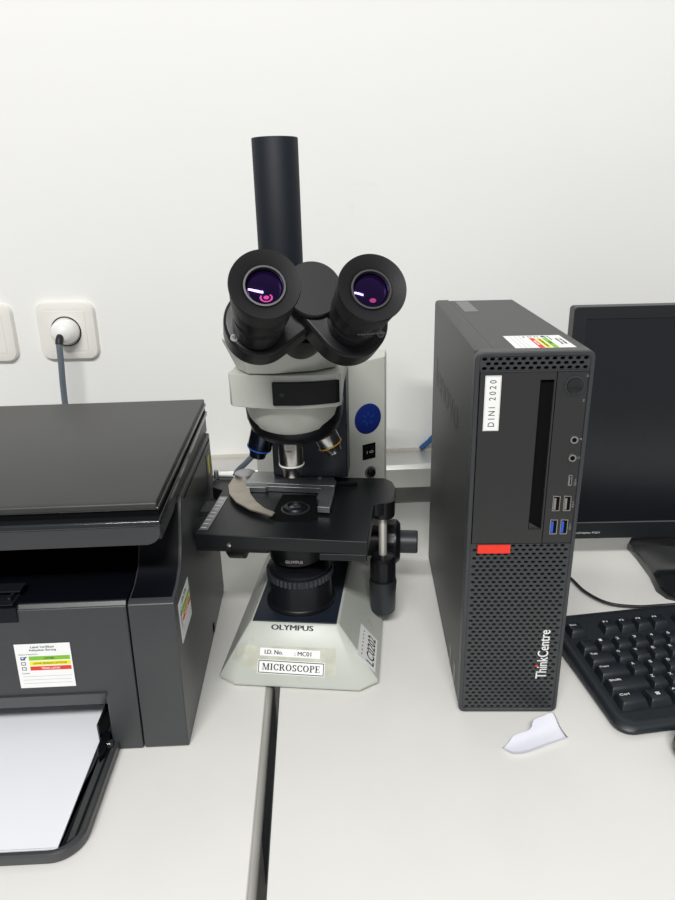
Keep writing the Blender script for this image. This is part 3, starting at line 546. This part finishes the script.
# condenser
MB().lathe([(0.022, 0.108), (0.0285, 0.110), (0.0290, 0.122), (0.0310, 0.1225), (0.0310, 0.136), (0.020, 0.1385), (0.0135, 0.142), (0.0130, 0.1560)], T(0.000, 0.004, 0), 48).obj('condenser', 'scblack', ms)
txt('OLYMPUS', 0.018, 0.0032, basis((0.002, -0.0256, 0.1165), (1, 0, 0), (0, 0, 1), (0, -1, 0)), 'whiteink', ms, 'condenser_lettering')
MB().box(-0.030, 0.032, -0.002, 0.08, 0.122, 0.134).obj('condenser_holder', 'scblack', ms, bevel=0.002)
MB().lathe([(0.0135, 0.1560), (0.0135, 0.1612), (0.0115, 0.1640), (0.0080, 0.1650), (0.0072, 0.1630)], T(0.000, 0.008, 0), 40).obj('condenser_top', 'scblack', ms)
MB().lathe([(0.0152, 0.1590), (0.0152, 0.1612), (0.0137, 0.1616)], T(0.000, 0.008, 0), 40).obj('condenser_collar', 'knob', ms)
MB().lathe([(0.0068, 0.1625), (0.0045, 0.1640), (0, 0.1646)], T(0.000, 0.008, 0), 32).obj('condenser_lens', 'glass', ms)
# stage with opening
so = [(-0.0905, -0.0520), (0.0795, -0.0590), (0.0812, 0.024), (0.0910, 0.0265), (0.0990, 0.034), (0.1030, 0.046), (0.1030, 0.070), (0.0990, 0.086), (0.0900, 0.096), (-0.0900, 0.096), (-0.1040, 0.092), (-0.1085, 0.078), (-0.1040, 0.060), (-0.0905, 0.052)]
def loop_match(outer, inner, n=48):
    def samp(poly):
        L_ = [0]
        for i in range(len(poly)):
            a, b = Vector(poly[i]), Vector(poly[(i + 1) % len(poly)]); L_.append(L_[-1] + (b - a).length)
        return L_
    return None
stg = MB(); stg.prism(so, 0.1455, 0.1600)
stage = stg.obj('stage', 'scstage', ms, bevel=0.0010)
MB().prism([(-0.0230, -0.0150), (-0.014, -0.021), (0.016, -0.021), (0.0265, -0.0150), (0.0200, 0.044), (-0.0200, 0.044)], 0.1600, 0.1604).obj('stage_opening', 'blackgap', ms)
MB().box(0.0330, 0.0785, -0.0585, -0.050, 0.1385, 0.1456).obj('stage_rail', 'scstage', ms, bevel=0.0008)
MB().box(-0.060, -0.020, -0.0440, -0.020, 0.1360, 0.1456).obj('stage_slide', 'scblack', ms, bevel=0.0008)
MB().box(-0.0905, -0.0560, -0.0515, -0.040, 0.1410, 0.1456).obj('stage_rail', 'scstage', ms, bevel=0.0008)
MB().lathe([(0.0022, 0), (0.0022, 0.0015), (0, 0.002)], toward((-0.0560, -0.0534, 0.1500), (0, -1, 0))).obj('stage_screw', 'chrome', ms)
MB().box(-0.0880, -0.0790, -0.0440, 0.0340, 0.1600, 0.1608).obj('scale_plate', 'brushed', ms)
tm = MB()
for k in range(9): tm.box(-0.0870, -0.0815, -0.040 + k * 0.0085, -0.0393 + k * 0.0085, 0.1608, 0.1610)
tm.obj('scale_marks', 'whiteink', ms)
MB().box(-0.1010, -0.0900, 0.000, 0.026, 0.1520, 0.1590).obj('vernier_block', 'knob', ms, bevel=0.0008)
# specimen holder
lever_o = [(-0.0830, 0.080), (-0.0835, 0.0535), (-0.0760, 0.0300), (-0.0640, 0.0110), (-0.0448, -0.0065), (-0.0193, -0.0191), (-0.0176, -0.0121), (-0.0310, -0.0020), (-0.0420, 0.0120), (-0.0530, 0.0320), (-0.0600, 0.0544), (-0.0605, 0.080)]
MB().prism(lever_o, 0.1640, 0.1660).obj('spring_lever', 'warmsteel', ms, bevel=0.0004, label='curved worn steel lever')
MB().lathe([(0.0120, 0.1600), (0.0120, 0.1690), (0.0105, 0.1700), (0, 0.1703)], T(-0.0710, 0.083, 0), 32).obj('lever_pivot', 'brushed', ms)
MB().box(-0.110, -0.070, 0.0835, 0.0865, 0.1615, 0.1640).lathe([(0.003, 0.160), (0.003, 0.168), (0.0015, 0.171)], T(-0.106, 0.085, 0), 16).obj('holder_arm', 'brushed', ms, bevel=0.0003)
hb = MB(); hb.prism([(-0.0630, 0.0535), (0.0370, 0.0480), (0.0380, 0.060), (0.030, 0.080), (0.010, 0.084), (-0.0600, 0.086)], 0.1660, 0.1700)
hb.prism([(0.0225, 0.0480), (0.0375, 0.0480), (0.0378, -0.0060), (0.0250, -0.0045), (0.0255, 0.0100), (0.0215, 0.0180)], 0.1630, 0.1695)
hb.prism([(-0.0620, 0.0525), (0.0230, 0.0480), (0.0230, 0.0500), (-0.0620, 0.0545)], 0.1605, 0.1665).prism([(-0.0620, 0.0480), (-0.0400, 0.0475), (-0.0360, 0.0530), (-0.0620, 0.0540)], 0.1605, 0.1665)
hb.obj('specimen_holder', 'brushed', ms, bevel=0.0005)
MB().lathe([(0.0030, 0.1700), (0.0030, 0.1712), (0, 0.1718)], T(0.0180, 0.0700, 0), 16).obj('holder_screw', 'brushed', ms)
MB().prism([(0.015, 0.087), (0.060, 0.080), (0.060, 0.072), (0.030, 0.070)], 0.1602, 0.1650).obj('carriage_bar', 'scblack', ms, bevel=0.0006)
# stage drive on the right
MB().lathe([(0.0120, 0.1400), (0.0125, 0.1430), (0.0125, 0.1598)], T(0.0905, 0.0395, 0), 32).obj('drive_housing', 'scblack', ms)
MB().lathe([(0.0046, 0.089), (0.0046, 0.141)], T(0.0900, 0.0400, 0), 20).obj('drive_shaft', 'brightshaft', ms)
kn = MB(); n_ = 40
kn.loft([[((0.0136 + (0.0007 if k % 4 < 2 else 0)) * math.cos(2 * PI * k / n_), (0.0120 + (0.0007 if k % 4 < 2 else 0)) * math.sin(2 * PI * k / n_), z) for k in range(n_)] for z in (0.058, 0.086)], T(0.0900, 0.0400, 0))
kn.lathe([(0.0136, 0.086), (0.0125, 0.090), (0.006, 0.092)], T(0.0900, 0.0400, 0), 32)
kn.obj('upper_drive_knob', 'scblack', ms)
MB().lathe([(0.0125, 0.0190), (0.0142, 0.0215), (0.0148, 0.046), (0.0156, 0.058), (0.0146, 0.0610)], T(0.0900, 0.0400, 0), 36).obj('lower_drive_knob', 'knob', ms)
# coarse and fine focus
def side_lathe(x, y, z, prof, name, m, seg=48): return MB().lathe(prof, toward((x, y, z), (1, 0, 0)), seg).obj(name, m, ms)
FY, FZ = 0.086, 0.0835
cr_ = MB(); n_ = 56
def ribring(r, x): return [((r + (0.0009 if k % 4 < 2 else 0)) * math.cos(2 * PI * k / n_), (r + (0.0009 if k % 4 < 2 else 0)) * math.sin(2 * PI * k / n_), x) for k in range(n_)]
cr_.loft([ribring(0.0245, 0), ribring(0.0255, 0.002), ribring(0.0255, 0.016)], toward((0.0860, FY, FZ), (1, 0, 0)))
cr_.lathe([(0.0262, 0.016), (0.0262, 0.018), (0.0215, 0.0225), (0.012, 0.0230)], toward((0.0860, FY, FZ), (1, 0, 0)), 48)
cr_.obj('coarse_focus_knob', 'scblack', ms)
side_lathe(0.1085, FY, FZ, [(0.0135, 0), (0.0135, 0.0190), (0.0122, 0.0205), (0, 0.0206)], 'fine_focus_knob', 'knob')
side_lathe(0.040, FY, FZ, [(0.018, 0), (0.018, 0.0525)], 'focus_axle', 'scblack')
side_lathe(-0.0985, FY, FZ, [(0.0, 0), (0.022, 0.001), (0.0255, 0.004), (0.0255, 0.022), (0.018, 0.024), (0.018, 0.06)], 'focus_knob', 'scblack')
# arm column, flared in plan
cp_ = [(-0.033, 0.103), (0.0440, 0.103), (0.0475, 0.105), (0.0885, 0.136), (0.0895, 0.140), (0.0895, 0.168), (-0.0700, 0.168), (-0.0700, 0.140), (-0.0360, 0.105)]
MB().loft([[(x, y, 0.050) for x, y in cp_], [(x, y, 0.2900 + 0.00 * y) for x, y in cp_], [(x * 0.99, y, 0.2915 + 0.06 * (y - 0.103)) for x, y in cp_]]).obj('arm_column', 'scopearm', ms, bevel=0.0012)
MB().box(-0.0350, 0.0495, 0.072, 0.104, 0.170, 0.290).obj('focus_block', 'plate', ms, bevel=0.0015)
# badge, switch and dial on the flared face
fdir = Vector((0.0410, 0.031, 0)).normalized(); fn = Vector((fdir.y, -fdir.x, 0))
FC = basis((0.0475, 0.105, 0), fdir, (0, 0, 1), fn)
bd = MB().lathe([(0.0182, 0), (0.0182, 0.0006), (0.0175, 0.0009), (0, 0.0010)], FC @ T(0.0275, 0.2235, 0), 48).obj('round_badge', 'badgeblue', ms, label='blue round badge')
bt = MB()
for a in (0.0, 0.9, 1.9, 2.8, 3.9, 5.1): bt.box(-0.0012, 0.0012, 0.004, 0.0085, 0.0010, 0.0012, FC @ T(0.0275, 0.2235, 0) @ Matrix.Rotation(a, 4, 'Z'))
bt.obj('badge_marks', 'badgelight', bd)
sw = MB().box(0.0195, 0.0375, 0.1735, 0.1925, 0, 0.0012, FC).obj('power_switch', 'blackgap', ms, bevel=0.0004)
MB().prism([(0.0215, 0.1765), (0.0275, 0.1765), (0.0275, 0.1895), (0.0215, 0.1895)], 0.0012, 0.0030, FC).obj('rocker', 'scblack', sw)
MB().prism([(0.0290, 0.1765), (0.0350, 0.1765), (0.0350, 0.1895), (0.0290, 0.1895)], 0.0012, 0.0024, FC).obj('rocker', 'scblack', sw)
txt('I O', 0.009, 0.003, FC @ T(0.0283, 0.1830, 0.0031), 'whiteink', sw)
MB().lathe([(0.0050, 0), (0.0050, 0.005), (0.0042, 0.006), (0, 0.0062)], FC @ T(0.0300, 0.1560, 0), 32).obj('brightness_dial', 'scblack', ms)
MB().lathe([(0.0075, 0), (0.0075, 0.0012)], FC @ T(0.0300, 0.1560, 0), 32).obj('dial_ring', 'badge', ms)
# horizontal arm
AS = -0.0052
ap = [(-0.0410, -0.0405), (-0.0385, -0.0445), (-0.0200, -0.0500), (0.0000, -0.0530), (0.0200, -0.0530), (0.0400, -0.0500), (0.0590, -0.0430), (0.0615, -0.0390), (0.0560, 0.0400), (0.0540, 0.110), (-0.0350, 0.110), (-0.0400, 0.0400)]
MB().loft([[(0.01 + (x - 0.01) * k, y, z) for x, y in ap] for k, z in ((0.985, 0.2878), (1, 0.2890), (1, 0.3175), (0.985, 0.3188))], T(AS, 0, 0)).obj('upper_arm', 'scopearm', ms, bevel=0.0008)
sp = [(0.0015, -0.0560), (0.0250, -0.0552), (0.0420, -0.0510), (0.0570, -0.0455), (0.0600, -0.0420), (0.0600, -0.0380), (0.0520, -0.0380), (0.0200, -0.0500), (0.0015, -0.0520)]
MB().prism(sp, 0.2915, 0.3130, T(AS, 0, 0)).obj('filter_slider', 'scblack', ms, bevel=0.0010)
MB().lathe([(0.0022, 0), (0.0022, 0.0008)], toward((0.0050, -0.0556, 0.3022), (0, -1, 0))).obj('slider_screw', 'knob', ms)
# nosepiece
MB().lathe([(0.0462, 0.2880), (0.0460, 0.2780), (0.0440, 0.2670), (0.0395, 0.2570), (0.0315, 0.2490), (0.0190, 0.2440), (0.0, 0.2420)], T(0.0045, 0.0010, 0.0038) @ Matrix.Rotation(R(0), 4, 'X'), 56).obj('nosepiece_cover', 'scopearm', ms)
MB().lathe([(0.0470, 0.2860), (0.0485, 0.2760), (0.0475, 0.2620), (0.0435, 0.2500), (0.0360, 0.2420), (0.0220, 0.2375), (0.0, 0.2370)], T(0.0042, 0.0100, 0.0022), 56).obj('revolving_nosepiece', 'scblack', ms)
def objective(top_, d, ln, r, ringm, body, rname):
    m_ = toward(top_, d)
    o_ = MB().lathe([(r * 0.95, -0.004), (r, 0.0), (r, ln * 0.70), (r * 0.98, ln * 0.72), (r * 0.90, ln * 0.78), (r * 0.72, ln * 0.88), (r * 0.68, ln), (r * 0.3, ln)], m_, 40).obj('objective_lens', body, ms)
    MB().lathe([(r * 1.03, ln * 0.705), (r * 1.03, ln * 0.735)], m_, 40).obj('colour_ring', ringm, o_)
    MB().lathe([(r * 1.05, 0.001), (r * 1.05, 0.004)], m_, 40).obj('collar', 'scblack', o_)
    return o_
ob = objective((0.0000, 0.000, 0.2480), (0, 0, -1), 0.0460, 0.0125, 'whitering', 'chrome', 'w'); ob['label'] = 'chrome lens with white ring, pointing straight down'
txt('OLYMPUS', 0.0085, 0.0016, basis((-0.0010, -0.0128, 0.2320), (1, 0, 0), (0, 0, 1), (0, -1, 0)), 'ink', ob)
ob = objective((-0.0300, 0.022, 0.2490), (-0.30, 0.10, -1), 0.0380, 0.0125, 'bluering', 'navyobj', 'b'); ob['label'] = 'dark lens with blue ring'
ob = objective((0.0275, 0.020, 0.2500), (0.42, 0.10, -1), 0.0330, 0.0125, 'yellowring', 'chrome', 'y'); ob['label'] = 'chrome lens with yellow ring'
# head (turned about the optical axis by 17.6 degrees relative to the stand)
HR = Matrix.Rotation(R(17.6), 4, 'Z')
wb = [(-0.0480, -0.020), (-0.0400, -0.0430), (-0.0180, -0.0500), (0.0180, -0.0500), (0.0400, -0.0400), (0.0470, -0.018), (0.0440, 0.030), (0.0200, 0.048), (-0.0200, 0.048), (-0.0440, 0.030)]
wt = [(x * 1.20 - 0.002, y * 1.14 - 0.003) for x, y in wb]
MB().lathe([(0.042, 0.3175), (0.042, 0.3215)], HR, 48).obj('head_mount_ring', 'scblack', ms)
MB().loft([[(x * 0.99, y * 0.99, 0.3200) for x, y in wb], [(x, y, 0.3212) for x, y in wb], [(x, y, 0.3490) for x, y in wt], [(x * 0.98, y * 0.98, 0.3510) for x, y in wt]], HR).obj('head_base', 'scopearm', ms, bevel=0.0010)
a_ = R(28); nv = Vector((0, -math.cos(a_), math.sin(a_))); uv = Vector((0, math.sin(a_), math.cos(a_)))
def HN(o): return HR @ basis(o, (1, 0, 0), uv, nv)      # local x right, y up along disc, z towards the viewer
EL, ER = Vector((-0.0346, -0.195, 0.4135)), Vector((0.0345, -0.195, 0.4080))
DC = Vector((0.0075, -0.1315, 0.4035))
# shared prism plane origin
G = Vector((0.0, -0.130, 0.3760)); GM = HN(G)
def inplane(p):
    d = p - G; return (d.x, d.dot(uv), d.dot(nv))
dc = inplane(DC)
lobes = []
for E in (EL, ER):
    q = inplane(E); lobes.append((q[0] + (0.002 if q[0] < 0 else 0), q[1] + (0.0040 if q[0] < 0 else 0.0015)))
MB().prism(hull2((dc[0], dc[1]), 0.0195, lobes[0], 0.0272), -0.034, -0.006, GM).obj('prism_housing', 'scblack', ms, bevel=0.003, seg=3)
MB().prism(hull2((dc[0], dc[1]), 0.0200, lobes[1], 0.0282), -0.024, 0.004, GM).obj('prism_housing', 'scblack', ms, bevel=0.003, seg=3)
MB().lathe([(0.0215, -0.050), (0.0215, 0.0080), (0.0205, 0.0092), (0, 0.0092)], GM @ T(dc[0], dc[1], 0), 56).obj('hinge_cap', 'rubber', ms)
MB().loft([[(-0.030, -0.078, 0.3520), (0.030, -0.078, 0.3520), (0.036, 0.036, 0.3440), (-0.036, 0.036, 0.3440)], [(-0.026, -0.100, 0.3740), (0.030, -0.100, 0.3740), (0.030, 0.034, 0.3800), (-0.030, 0.034, 0.3800)]], HR).obj('head_body', 'scblack', ms, bevel=0.004, seg=3)
MB().lathe([(0.0225, -0.095), (0.0225, -0.04)], GM @ T(dc[0], dc[1] - 0.004, 0), 40).obj('hinge_barrel', 'scblack', ms)
for E, lo in ((EL, lobes[0]), (ER, lobes[1])):
    m_ = HN(E)
    MB().lathe([(0.0190, -0.078), (0.0190, -0.055), (0.0178, -0.054), (0.0178, -0.044), (0.0205, -0.042), (0.0205, -0.022), (0.0195, -0.018)], m_, 48).obj('eyepiece_tube', 'scblack', ms)
    ec = MB().lathe([(0.0190, -0.026), (0.0215, -0.022), (0.0222, -0.006), (0.0230, -0.001), (0.0226, 0.0008), (0.0150, -0.0028), (0.0135, -0.0040), (0.0130, -0.0075)], m_, 56).obj('eyecup', 'rubber', ms)
    MB().loft([[(r * math.cos(2 * PI * k / 48), r * math.sin(2 * PI * k / 48), c) for k in range(48)] for r, c in ((0.0138, -0.0045), (0.0134, -0.0024), (0.0122, -0.0024), (0.0116, -0.0050))], m_, closed=True).obj('lens_rim', 'lensrim', ec)
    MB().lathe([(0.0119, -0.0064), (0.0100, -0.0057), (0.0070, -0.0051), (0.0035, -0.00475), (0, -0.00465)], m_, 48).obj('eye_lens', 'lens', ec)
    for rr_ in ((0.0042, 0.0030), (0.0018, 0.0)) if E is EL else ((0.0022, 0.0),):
        MB().lathe([(rr_[0], -0.0050), (rr_[0], -0.0046), (max(rr_[1], 1e-5), -0.0046)] if rr_[1] == 0.0 else [(rr_[0], -0.0056), (rr_[0], -0.0050), (rr_[1], -0.0050), (rr_[1], -0.0056)], m_ @ Matrix.Translation((0.0005, -0.0070, 0)) @ Matrix.Diagonal((1, 0.7, 1, 1)), 36).obj('painted_reflection', 'pinkglint', ec)  # pink reflection in the eye lens, modelled as a ring and dots
for sx, q in ((-1, lobes[0]), (1, lobes[1])):
    MB().lathe([(0.0028, 0), (0.0028, 0.0006), (0.0016, 0.0006), (0.0014, -0.0004)], GM @ T(q[0] + sx * 0.0205, q[1] - 0.012, -0.006 if sx < 0 else 0.004), 20).obj('housing_screw', 'badge', ms)
txt('WH10X/22', 0.020, 0.0022, HN(ER) @ T(0.004, -0.0208, -0.032) @ Matrix.Rotation(R(80), 4, 'X'), 'greyprint', ms, 'eyepiece_lettering')
MB().lathe([(0.0235, 0.376), (0.0235, 0.388), (0.0198, 0.390), (0.0198, 0.5118), (0.0194, 0.5124), (0.0180, 0.5124), (0.0180, 0.5090)], HR, 56).obj('camera_tube', 'tube', ms)
# power cord of the microscope
cd = spline([(-0.045, 0.166, 0.156), (-0.060, 0.180, 0.172), (-0.0852, 0.200, 0.1489), (-0.0999, 0.200, 0.1343), (-0.1149, 0.200, 0.118), (-0.124, 0.215, 0.085), (-0.120, 0.235, 0.040), (-0.110, 0.260, 0.010), (-0.085, 0.280, 0.005), (-0.04, 0.290, 0.005)])
MB().tube(cd, 0.0038, 12).obj('power_cord', 'greycable', ms)
MB().box(-0.060, -0.036, 0.150, 0.172, 0.150, 0.162).obj('lamp_socket', 'scblack', ms, bevel=0.002)

# ------------------------------------------------------------------ torn scrap, blue cable, green object
g = MB().bm
rowsS = [
 [(0.0290, -0.0480, 0.004), (0.0330, -0.0535, 0.0035), (0.0370, -0.0570, 0.0030), (0.0502, -0.0560, 0.0035), (0.0680, -0.0480, 0.0030), (0.0940, -0.0395, 0.0040)],
 [(0.0292, -0.0470, 0.001), (0.0338, -0.0515, 0.001), (0.0378, -0.0545, 0.001), (0.0502, -0.0535, 0.001), (0.0675, -0.0455, 0.001), (0.0925, -0.0385, 0.001)],
 [(0.0330, -0.0460, 0.003), (0.0390, -0.0440, 0.002), (0.0450, -0.0430, 0.002), (0.0550, -0.0410, 0.002), (0.0700, -0.0360, 0.002), (0.0905, -0.0330, 0.003)],
 [(0.0380, -0.0420, 0.004), (0.0430, -0.0395, 0.005), (0.0520, -0.0370, 0.003), (0.0600, -0.0345, 0.002), (0.0720, -0.0310, 0.0025), (0.0885, -0.0285, 0.004)],
 [(0.0395, -0.0405, 0.006), (0.0450, -0.0375, 0.0075), (0.0560, -0.0345, 0.0065), (0.0610, -0.0320, 0.0080), (0.0745, -0.0270, 0.0070), (0.0870, -0.0225, 0.0085)],
]
mbS = MB(); vs = [[mbS.bm.verts.new(p) for p in r_] for r_ in rowsS]
for a, b in zip(vs, vs[1:]):
    for i in range(5): mbS.bm.faces.new((a[i], a[i + 1], b[i + 1], b[i]))
t1 = mbS.bm.verts.new((0.0600, -0.0290, 0.0150)); t2 = mbS.bm.verts.new((0.0735, -0.0225, 0.0125)); t3 = mbS.bm.verts.new((0.0850, -0.0160, 0.0140))
mbS.bm.faces.new((vs[4][3], vs[4][4], t2, t1)); mbS.bm.faces.new((vs[4][4], vs[4][5], t3, t2))
sc_ = mbS.obj('paper_scrap', 'scrap')
so_ = sc_.modifiers.new('thick', 'SOLIDIFY'); so_.thickness = 0.0004; so_.offset = 1
ss = sc_.modifiers.new('sub', 'SUBSURF'); ss.levels = 1; ss.render_levels = 1
tag(sc_, 'torn curled scrap of white paper on the desk in front of the tower', 'paper')
bc = MB().tube(spline([(0.036, 0.474, 0.0930), (0.046, 0.468, 0.1050), (0.060, 0.462, 0.120), (0.090, 0.458, 0.120), (0.110, 0.458, 0.093)]), 0.0040, 12).obj('network_cable', 'bluecable')
tag(bc, 'blue network cable peeking out behind the computer tower on the trunking', 'cable')
gm = MB().lathe([(0.010, 0.0), (0.020, 0.002), (0.0235, 0.008), (0.0225, 0.016), (0.017, 0.022), (0.0, 0.0245)], T(0.1980, -0.0680, 0), 40).obj('bottle_cap', 'darkgreen')
tag(gm, 'dark green rounded cap at the right photo edge below the keyboard', 'cap')
